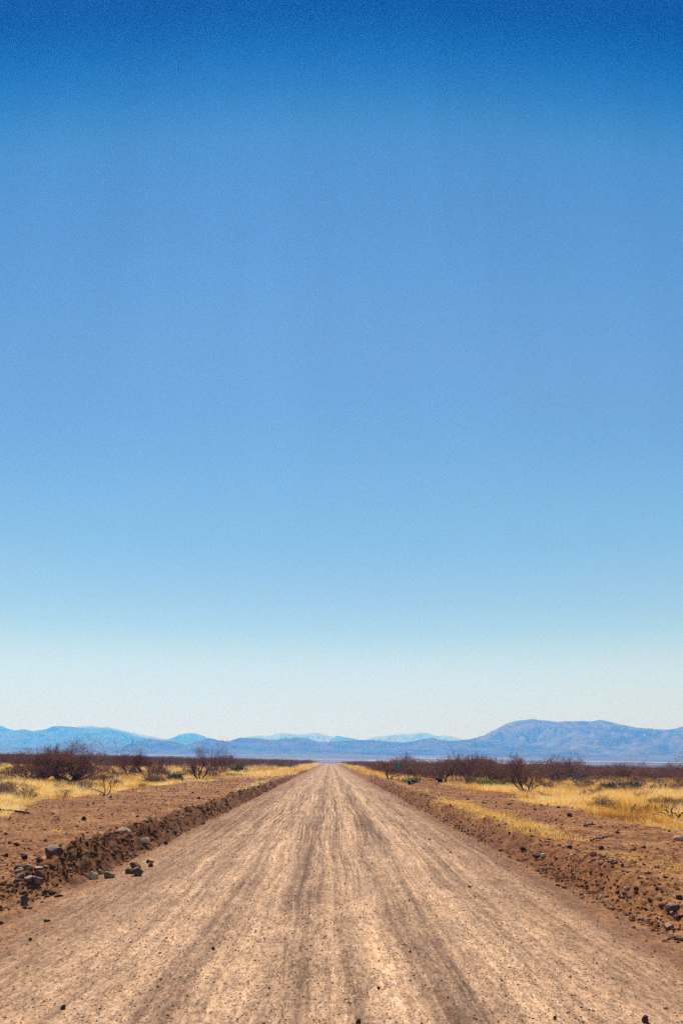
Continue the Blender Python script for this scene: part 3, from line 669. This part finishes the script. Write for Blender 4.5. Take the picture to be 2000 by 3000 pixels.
shrub(1688, 2298, 2262, 75, 'low grey brown shrub sunk in the golden grass', seed=28, stems=5, kids=(3, 4), lean=.9, r0=.025, twig=MAT_GREYTWIG)
shrub(1988, 2275, 2218, 90, 'thin pale shrub standing above the scrub at the right edge', seed=29, stems=3, kids=(3, 4), lean=.5, r0=.035)
shrub(1141, 2282, 2230, 80, 'bare shrub left of the green marker', seed=30, stems=4, kids=(3, 5), lean=.6, r0=.04)
shrub(1192, 2278, 2226, 60, 'bare shrub just right of the green marker', seed=31, stems=4, kids=(3, 5), lean=.6, r0=.04)
shrub(1340, 2285, 2225, 70, 'bare shrub between the V shaped trunk and the upright shrub', seed=32, stems=4, kids=(3, 5), lean=.6, r0=.04)
shrub(1707, 2316, 2292, 14, 'single dead weed stalk in the golden grass', 'dead_weed', 'plant', seed=33, stems=1, levels=3, kids=(2, 3), lean=.1, r0=.02)
shrub(1980, 2398, 2352, 95, 'fallen tangle of dead black branches at the right edge by the cactus', 'dead_branches', 'branches', seed=35, stems=4, levels=3, kids=(2, 3), lean=1.6, r0=.05, up=0.02, twig=MAT_TRUNK)

# dense scrub: 6 shared shapes, the nearest 280 as objects of their own
def scrub():
    r = np.random.default_rng(33); var = []
    for k in range(7):
        segs = grow(200 + k, stems=5, levels=4, kids=(3, 5), lean=0.75, r0=0.05, up=.22)
        P0, P1, R0, R1, lv = shrub_arrays(segs, 1.0, 1.55, 0.0038)
        V, Fc = tubes(P0, P1, R0, R1, 3); o = mesh('scrub_bush', V, Fc, MAT_SCRUB, True); var.append(o)
    y = np.concatenate([r.uniform(84, 210, 3200), r.uniform(210, 520, 7200)]); n = len(y)
    x = r.uniform(-1, 1, n) * (0.60 * y + 22)
    nn = fbm(x * 0.03, y * 0.03, 91, 3)
    px = 975 + x / y * F
    front = np.where(x < 0, np.interp(px, [-200, 300, 500, 700, 900], [112, 118, 132, 148, 150]), np.interp(px, [1000, 1080, 1200, 1500, 1700, 2200], [150, 95, 86, 88, 104, 108])) + 14 * nn
    keep = (y > front) & (np.abs(x) > 7.6 + 3 * nn) & (r.random(n) < 0.9)
    x, y = x[keep], y[keep]; o_ = np.argsort(y); x, y = x[o_], y[o_]; n = len(x)
    hgt = np.clip(r.normal(1.52, 0.30, n), 0.9, 2.2) + (r.random(n) < 0.16) * r.uniform(0.1, 0.9, n); z = H(x, y)
    inview = np.abs(x / y) < 0.425
    idx = np.where(inview)[0][:285]; rest = np.setdiff1d(np.arange(n), idx)
    first = [True] * 7
    for i in idx:
        k = int(r.integers(7)); src = var[k]
        if first[k]: o = src; first[k] = False
        else: o = src.copy(); COL.objects.link(o)
        o.location = (x[i], y[i], z[i] - 0.03); o.rotation_euler = (0, 0, r.uniform(0, 6.28)); ww = hgt[i] * r.uniform(0.85, 1.35); o.scale = (ww, ww, hgt[i])
        if x[i] < 0: tag(o, 'bare brown bush in the front of the dense scrub left of the road', 'bush', 'scrub bushes left of the road')
        else: tag(o, 'bare brown bush in the front of the dense scrub right of the road', 'bush', 'scrub bushes right of the road')
    # everything behind: slender twigs only, one mass
    K = 90; m = len(rest); ang = r.uniform(0, 6.28, (m, K)); rad = np.sqrt(r.random((m, K))) ; hh = r.random((m, K)) ** 0.7
    bx = rad * np.cos(ang) * (0.25 + 0.75 * hh) * 0.8; by = rad * np.sin(ang) * (0.25 + 0.75 * hh) * 0.8
    hw = hgt[rest][:, None]; cx = x[rest][:, None] + bx * hw * 1.1; cy = y[rest][:, None] + by * hw * 1.1; cz = z[rest][:, None] + hh * hw * 0.85 * (1 - 0.35 * rad ** 2)
    C = np.stack([cx, cy, cz], -1).reshape(-1, 3)
    d = np.stack([bx * 1.2 + r.normal(0, .35, (m, K)), by * 1.2 + r.normal(0, .35, (m, K)), 0.8 + 0 * bx], -1).reshape(-1, 3)
    d /= np.linalg.norm(d, axis=1)[:, None]; L = (r.uniform(0.18, 0.5, m * K))[:, None]
    s = np.cross(d, r.normal(size=d.shape)); s /= np.linalg.norm(s, axis=1)[:, None]
    wd = (0.008 + 0.00006 * np.repeat(y[rest], K))[:, None]
    V = np.stack([C - s * wd, C + s * wd, C + d * L], 1).reshape(-1, 3); Fc = np.arange(len(V)).reshape(-1, 3)
    tn = np.repeat(np.clip(0.45 + 0.28 * r.normal(size=m), 0, 1), K * 3)
    mat = tint_material('scrub_brush', [(0, (0.12, 0.05, 0.03)), (0.5, (0.30, 0.14, 0.08)), (0.85, (0.42, 0.26, 0.14)), (1, (0.42, 0.34, 0.15))])[0].m
    tag(mesh('scrub', V, Fc, mat, False, {'tint': tn}), 'endless low brown scrub reaching the horizon on both sides of the road', 'scrub', kind='stuff')
scrub()

# ------------------------------------------------------------------ grass
def grass():
    r = np.random.default_rng(44); Vs = []; Ts = []
    def tufts(x, y, h, nb, spreadr, wid, tint):
        n = len(x); z = H(x, y)
        a = r.uniform(0, 6.28, (n, nb)); q = np.sqrt(r.random((n, nb))) * spreadr[:, None]
        bx = x[:, None] + q * np.cos(a); by = y[:, None] + q * np.sin(a); bz = np.repeat(z[:, None], nb, 1) - 0.02
        hh = h[:, None] * r.uniform(0.45, 1.1, (n, nb)); ln = r.uniform(0.1, 0.95, (n, nb)) * hh
        tx = bx + np.cos(a) * ln + r.normal(0, .03, (n, nb)); ty = by + np.sin(a) * ln; tz = bz + hh
        oa = r.uniform(0, 3.14, (n, nb)); wx = np.cos(oa) * wid[:, None]; wy_ = np.sin(oa) * wid[:, None]
        V = np.stack([np.stack([bx - wx, by - wy_, bz], -1), np.stack([bx + wx, by + wy_, bz], -1), np.stack([tx, ty, tz], -1)], 2)
        t = np.clip(tint[:, None] + r.normal(0, 0.17, (n, nb)), 0, 1)
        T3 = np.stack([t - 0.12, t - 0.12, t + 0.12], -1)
        Vs.append(V.reshape(-1, 3)); Ts.append(np.clip(T3, 0, 1).ravel())
    def tint(x, y):
        return np.clip(np.where(x < 0, 0.80, 0.62) + 0.45 * fbm(x * 0.12, y * 0.07, 95, 3) + 0.55 * fbm(x * 0.7, y * 0.4, 94, 2) - 0.16 * sst(38, 70, y) * (np.abs(x) > 9) - 0.34 * sst(0.10, 0.28, fbm(x * 0.33, y * 0.2, 96, 3)), 0, 1)
    # near fields
    n = 46000; y = r.uniform(22, 125, n); x = r.choice([-1, 1], n) * r.uniform(4.5, 76, n)
    m = straw_mask(x, y); k = (np.abs(x) < 0.66 * y + 4) & (r.random(n) < np.clip((m - 0.25) * 1.5, 0, 1) ** 1.3 * np.clip(0.54 - 0.22 * sst(40, 70, y) + 1.8 * fbm(x * 0.45, y * 0.22, 93, 3), 0.04, 1))
    x, y, m = x[k], y[k], m[k]
    h = (0.14 + 0.42 * np.clip(0.5 + 1.3 * fbm(x * 0.45, y * 0.3, 97, 3), 0, 1)) * (0.5 + 0.5 * sst(9.8, 12.5, np.abs(x)))
    tufts(x, y, h, 30, 0.12 + 0.0035 * y, 0.005 + 0.00012 * y, tint(x, y))
    # near edge denser
    n = 16000; y = r.uniform(14, 60, n); x = r.choice([-1, 1], n) * r.uniform(9.2, 32, n); m = straw_mask(x, y)
    k = (np.abs(x) < 0.60 * y + 4) & (m > 0.5) & (r.random(n) < np.clip(0.68 + 2.0 * fbm(x * 0.5, y * 0.35, 92, 3), 0.05, 1)); x, y = x[k], y[k]
    tufts(x, y, 0.12 + 0.38 * np.clip(0.5 + 1.3 * fbm(x * 0.5, y * 0.4, 98, 3), 0, 1), 34, 0.14 + 0 * y, 0.006 + 0 * y, tint(x, y))
    # sparse straw on the verges and along the bank tops
    n = 5200; y = np.exp(r.uniform(math.log(11), math.log(110), n)); x = r.choice([-1, 1], n) * r.uniform(4.4, 10.5, n); m = straw_mask(x, y)
    k = (np.abs(x) < 0.60 * y + 4) & (r.random(n) < (m * 1.25) ** 3); x, y = x[k], y[k]
    tufts(x, y, 0.07 + 0.12 * r.random(len(x)), 16, 0.10 + 0.001 * y, 0.0035 + 0.0001 * y, tint(x, y) * 0.9)
    n = 420; y = r.uniform(19, 36, n); x = 4.75 + 0.35 * r.normal(size=n) + 0.02 * (36 - y)
    tufts(x, y, 0.07 + 0.10 * r.random(n), 22, 0.11 + 0 * y, 0.005 + 0 * y, 0.55 + 0.1 * r.normal(size=n))
    n = 130; y = r.uniform(12.5, 17, n); x = 5.5 + 0.22 * r.normal(size=n)
    tufts(x, y, 0.03 + 0.06 * r.random(n), 14, 0.10 + 0 * y, 0.003 + 0 * y, 0.65 + 0.1 * r.normal(size=n))
    n = 40; y = r.uniform(16, 60, n); x = -4.1 - 0.3 * r.random(n)
    tufts(x, y, 0.05 + 0.10 * r.random(n), 20, 0.09 + 0 * y, 0.004 + 0 * y, 0.5 + 0.1 * r.normal(size=n))
    # far grass between the bushes and along the road
    n = 15000; y = r.uniform(100, 430, n); x = r.choice([-1, 1], n) * (4.6 + r.random(n) ** 1.6 * 0.3 * y); 
    k = r.random(n) < np.where(np.abs(x) < 8, 0.9, 0.45) * np.where(y > 200, np.where(np.abs(x) < 9, 1, 0.1), 1); x, y = x[k], y[k]
    tufts(x, y, 0.30 + 0.25 * r.random(len(x)), 12, 0.35 + 0.002 * y, 0.012 + 0.00012 * y, tint(x, y) * 0.9)
    V = np.concatenate(Vs); Tt = np.concatenate(Ts)
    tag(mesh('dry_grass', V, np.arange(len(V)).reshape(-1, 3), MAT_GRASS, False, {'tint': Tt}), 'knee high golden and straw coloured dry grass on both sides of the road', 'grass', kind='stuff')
grass()

# low brown brush standing in the grass: a few shared shapes
def weeds():
    r = np.random.default_rng(61); var = []
    for k in range(4):
        segs = grow(300 + k, stems=7, levels=3, kids=(4, 5), lean=1.0, r0=0.03, up=.15)
        P0, P1, R0, R1, lv = shrub_arrays(segs, 1.0, 1.9, 0.006); V, Fc = tubes(P0, P1, R0, R1, 3)
        var.append(mesh('low_brush', V, Fc, (MAT_GREYTWIG, MAT_TWIG, MAT_SCRUB, MAT_GREYTWIG)[k], True))
    first = [True] * 4; n = 0
    while n < 200:
        sg = -1 if r.random() < 0.55 else 1; y = r.uniform(33, 104); x = sg * r.uniform(10.8, 0.43 * y + 1)
        if abs(x) > 0.425 * y or abs(x) < 10.8: continue
        if sg > 0 and 60 > y and r.random() < 0.75: continue
        k = int(r.integers(4)); o = var[k]
        if first[k]: first[k] = False
        else: o = o.copy(); COL.objects.link(o)
        h = r.uniform(0.35, 0.85) * (0.7 + 0.4 * sst(40, 80, y)); o.location = (x, y, h1(x, y) - 0.02); o.rotation_euler = (0, 0, r.uniform(0, 6.28)); o.scale = (h, h, h)
        sd_ = 'left' if sg < 0 else 'right'
        tag(o, 'knee high bare brown brush standing in the dry grass %s of the road' % sd_, 'brush', 'low brush in the grass %s of the road' % sd_); n += 1
weeds()

# ------------------------------------------------------------------ cacti and green plants
def cactus(px, py, wpx, hpx, label, seed, pads=16, group='prickly pear cacti in the golden grass'):
    pads = int(pads * 2.2); hpx *= 1.12
    p = at(px, py); s = (p - Vector((0, 0, EYE))).length / F; W = wpx * s; Hh = hpx * s; r = random.Random(seed)
    V0, F0 = ico(2); V0 = V0 * np.array([0.42, 0.10, 0.5]); V0[:, 0] *= 0.85 + 0.25 * (V0[:, 2] + 0.5)
    Vs, Fs, n = [], [], 0; tops = []
    for k in range(pads):
        size = Hh * r.uniform(0.20, 0.32)
        if k < max(3, pads * 2 // 5) or not tops:
            base = Vector((r.uniform(-.5, .5) * W * .9, r.uniform(-.5, .5) * W * .5, -0.02))
        else: base = r.choice(tops)
        tilt = Matrix.Rotation(r.uniform(-1.0, 1.0), 3, 'Y') @ Matrix.Rotation(r.uniform(-.4, .4), 3, 'X')
        M3 = Matrix.Rotation(r.uniform(-1.2, 1.2), 3, 'Z') @ tilt
        c = base + M3 @ Vector((0, 0, size * 0.48))
        R = np.array(M3); v = (V0 * size) @ R.T + np.array(c)
        Vs.append(v); Fs.append(F0 + n); n += len(v)
        t_ = base + M3 @ Vector((r.uniform(-.25, .25) * size, 0, size * 0.9))
        if t_.z < Hh * 0.75: tops.append(t_)
    o = mesh('prickly_pear', np.concatenate(Vs), np.concatenate(Fs), MAT_CACTUS, True, loc=p); return tag(o, label, 'cactus', group)
cactus(1796, 2318, 62, 34, 'wide dark green prickly pear, left of the far row in the golden grass', 1, 30)
cactus(1852, 2321, 48, 38, 'tallest bushy prickly pear in the far row, with grass in front', 2, 28)
cactus(1903, 2318, 26, 22, 'small prickly pear with few pads, third from the left in the far row', 3, 9)
cactus(1940, 2318, 20, 24, 'narrow upright prickly pear, right end of the far row', 4, 7)
cactus(1812, 2386, 30, 24, 'low prickly pear with round pads at the edge of the bare soil', 5, 8)
cactus(1862, 2382, 30, 26, 'sparse prickly pear between the low one and the bushy near one', 6, 9)
cactus(1918, 2382, 46, 28, 'bushy grey green prickly pear nearest the dead branches', 7, 22)
cactus(1962, 2374, 24, 20, 'single padded prickly pear behind the dead branches', 8, 6)
def green_bush(px, py, wpx, hpx, label, seed, lo=0.0, hi=0.7, n=1500, name='green_bush'):
    p = at(px, py); s = (p - Vector((0, 0, EYE))).length / F; W = wpx * s; Hh = hpx * s; r = np.random.default_rng(seed)
    e = bpy.data.objects.new(name, None); COL.objects.link(e); e.location = p; tag(e, label, 'bush')
    segs = grow(seed, stems=6, levels=3, kids=(3, 4), lean=1.0, r0=.03); P0, P1, R0, R1, lv = shrub_arrays(segs, Hh * .95, W * .9, 0.004)
    V, Fc = tubes(P0, P1, R0, R1, 3); mesh('stem', V, Fc, MAT_TWIG, True, parent=e)
    i = r.integers(len(P1), size=n); C = P1[i] + r.normal(0, 0.05, (n, 3)) * W; C[:, 2] = np.abs(C[:, 2])
    d = r.normal(size=(n, 3)); d[:, 2] += .6; d /= np.linalg.norm(d, axis=1)[:, None]; q = np.cross(d, r.normal(size=(n, 3))); q /= np.linalg.norm(q, axis=1)[:, None]
    L = 0.06 * (1 + p.y / 80); V = np.stack([C - q * L * .3, C + q * L * .3, C + d * L], 1).reshape(-1, 3)
    mesh('foliage', V, np.arange(len(V)).reshape(-1, 3), MAT_GREEN, False, {'tint': np.repeat(r.uniform(lo, hi, n), 3)}, parent=e)
green_bush(698, 2264, 58, 25, 'dark green leafy bush in front of the scrub left of the road', 51)
green_bush(515, 2290, 42, 20, 'low dull green bush in the grass left of the crooked spired tree', 52)
green_bush(1437, 2310, 75, 24, 'yellow green plant below the bare shrubs on the right', 53, 0.3, 1.0, 1900)
green_bush(1208, 2293, 58, 16, 'small yellow green plant near the green marker', 54, 0.6, 1.0, 900)

# ------------------------------------------------------------------ logs, sticks, marker
def stick(points, rad, mat, name, label, cat, k=8):
    """a crooked stick through photo spots; its ends closed"""
    pts = [at(a, b) + Vector((0, 0, rad[0] * 0.9 + c)) for a, b, c in points]
    o0 = pts[0].copy(); rings = []
    P = []
    for i in range(len(pts) - 1):
        for t in (0, .25, .5, .75): P.append(pts[i].lerp(pts[i + 1], t) - o0)
    P.append(pts[-1] - o0); r = random.Random(len(label)); n = len(P); V = []
    for i, p in enumerate(P):
        d = (P[min(i + 1, n - 1)] - P[max(i - 1, 0)]).normalized(); a = d.cross(Vector((0, 0, 1))).normalized(); b = d.cross(a)
        R = (rad[0] + (rad[1] - rad[0]) * i / (n - 1)) * r.uniform(.88, 1.12)
        p = p + Vector((0, r.uniform(-.5, .5) * rad[0], r.uniform(0, .5) * rad[0]))
        for j in range(k): V.append(p + (a * math.cos(6.2832 * j / k) + b * math.sin(6.2832 * j / k)) * R * r.uniform(.93, 1.07))
    Fc = [(i * k + j, i * k + (j + 1) % k, (i + 1) * k + (j + 1) % k, (i + 1) * k + j) for i in range(n - 1) for j in range(k)]
    me = bpy.data.meshes.new(name); me.from_pydata(V, [], Fc + [tuple(range(k))[::-1], tuple(range((n - 1) * k, n * k))]); me.materials.append(mat)
    o = bpy.data.objects.new(name, me); COL.objects.link(o); o.location = o0; return tag(o, label, cat)
stick([(-60, 2374, 0.02), (0, 2378, 0.03), (45, 2382, 0.03), (86, 2386, 0)], (0.030, 0.024), MAT_TRUNK, 'fallen_branch', 'long straight black branch lying on bare soil at the left edge', 'branch')
stick([(1578, 2332, 0.05), (1590, 2335, 0.02), (1616, 2338, 0)], (0.085, 0.04), MAT_TRUNK, 'fallen_log', 'short charred log at the foot of the golden grass on the right', 'log')
stick([(1198, 2299, 0.0), (1206, 2296, 0.08), (1216, 2293, 0.02)], (0.12, 0.09), MAT_TRUNK, 'fallen_log', 'dark stump of wood under the small yellow green plant', 'log')
stick([(1534, 2326, 0.1), (1548, 2330, 0.0), (1566, 2334, 0.0)], (0.09, 0.05), MAT_TRUNK, 'fallen_log', 'black log at the foot of the nearest right shrub', 'log')  # low tapered dark shape running right from the shrub's foot
stick([(1729, 2466, 0), (1745, 2461, 0.01), (1762, 2458, 0), (1795, 2451, 0)], (0.022, 0.012), MAT_TRUNK, 'fallen_branch', 'thin dark stick lying on the soil of the right verge', 'branch')
stick([(1711, 2424, 0), (1722, 2421, 0.015), (1743, 2419, 0)], (0.03, 0.012), MAT_TRUNK, 'fallen_branch', 'short dark stick lying on the soil below the low prickly pear', 'branch')
stick([(1750, 2638, 0), (1755, 2633, 0.004), (1759, 2628, 0.006), (1757, 2623, 0)], (0.006, 0.004), MR['pale'], 'twig', 'pale bent twig lying at the right edge of the road', 'twig', 6)
stick([(1905, 2392, 0), (1925, 2394, 0.03), (1950, 2399, 0)], (0.05, 0.02), MAT_TRUNK, 'fallen_branch', 'black branch lying in front of the bushy near prickly pear', 'branch')

def marker():
    p = at(1167, 2287); e = bpy.data.objects.new('road_marker', None); COL.objects.link(e); e.location = p
    tag(e, 'small green marker sign on a thin post before the scrub right of the road', 'sign')
    def box(name, cx, cy, cz, sx, sy, sz, col, rough=0.5, parent=e, bev=0.006):
        import bmesh
        bm = bmesh.new(); bmesh.ops.create_cube(bm, size=1.0)
        for v in bm.verts: v.co = Vector((v.co.x * sx + cx, v.co.y * sy + cy, v.co.z * sz + cz))
        bmesh.ops.bevel(bm, geom=bm.edges[:], offset=min(bev, sx, sy, sz) * 0.4, segments=2, affect='EDGES')
        me = bpy.data.meshes.new(name); bm.to_mesh(me); bm.free(); m = M(name + '_paint')
        n = m.noise(m.n('ShaderNodeTexCoord').outputs['Object'], 25, 4); m.color(m.mix(m.step(n, .4, .7), col, tuple(c * .8 for c in col)))
        m.b.inputs['Roughness'].default_value = rough; me.materials.append(m.m); o = bpy.data.objects.new(name, me); COL.objects.link(o); o.parent = parent; return o
    box('post', 0, 0.025, 0.75, 0.05, 0.03, 1.54, (0.16, 0.13, 0.11))
    b = box('panel', 0, 0, 1.24, 0.34, 0.006, 0.62, (0.015, 0.30, 0.13))
    box('white_band', 0, -0.006, 1.50, 0.27, 0.004, 0.05, (0.55, 0.62, 0.58), parent=b)
    box('white_band', 0.03, -0.006, 1.22, 0.05, 0.004, 0.26, (0.30, 0.52, 0.38), parent=b)
    for z in (1.03, 1.44): box('bolt', 0, -0.010, z, 0.02, 0.006, 0.02, (0.4, 0.4, 0.4), parent=b)
marker()

# ------------------------------------------------------------------ haze
def haze():
    import bmesh
    bm = bmesh.new(); bmesh.ops.create_cube(bm, size=1.0)
    x, y0, y1, z0, z1 = 31000, -300, 21500, -75, 292
    for v in bm.verts: v.co = Vector((v.co.x * 2 * x, (y0 + y1) / 2 + v.co.y * (y1 - y0), (z0 + z1) / 2 + v.co.z * (z1 - z0)))
    me = bpy.data.meshes.new('haze'); bm.to_mesh(me); bm.free()
    m = bpy.data.materials.new('haze'); m.use_nodes = True; t = m.node_tree; t.nodes.clear()
    v = t.nodes.new('ShaderNodeVolumePrincipled'); o = t.nodes.new('ShaderNodeOutputMaterial'); t.links.new(v.outputs[0], o.inputs['Volume'])
    v.inputs['Color'].default_value = (0.05, 0.32, 1.0, 1); v.inputs['Density'].default_value = 3.2e-4
    v.inputs['Absorption Color'].default_value = (1, 1, 1, 1); v.inputs['Anisotropy'].default_value = 0.3
    me.materials.append(m); ob = bpy.data.objects.new('haze', me); COL.objects.link(ob); ob.display_type = 'WIRE'
    tag(ob, 'thin blue desert haze over the basin', 'haze', kind='stuff')
haze()
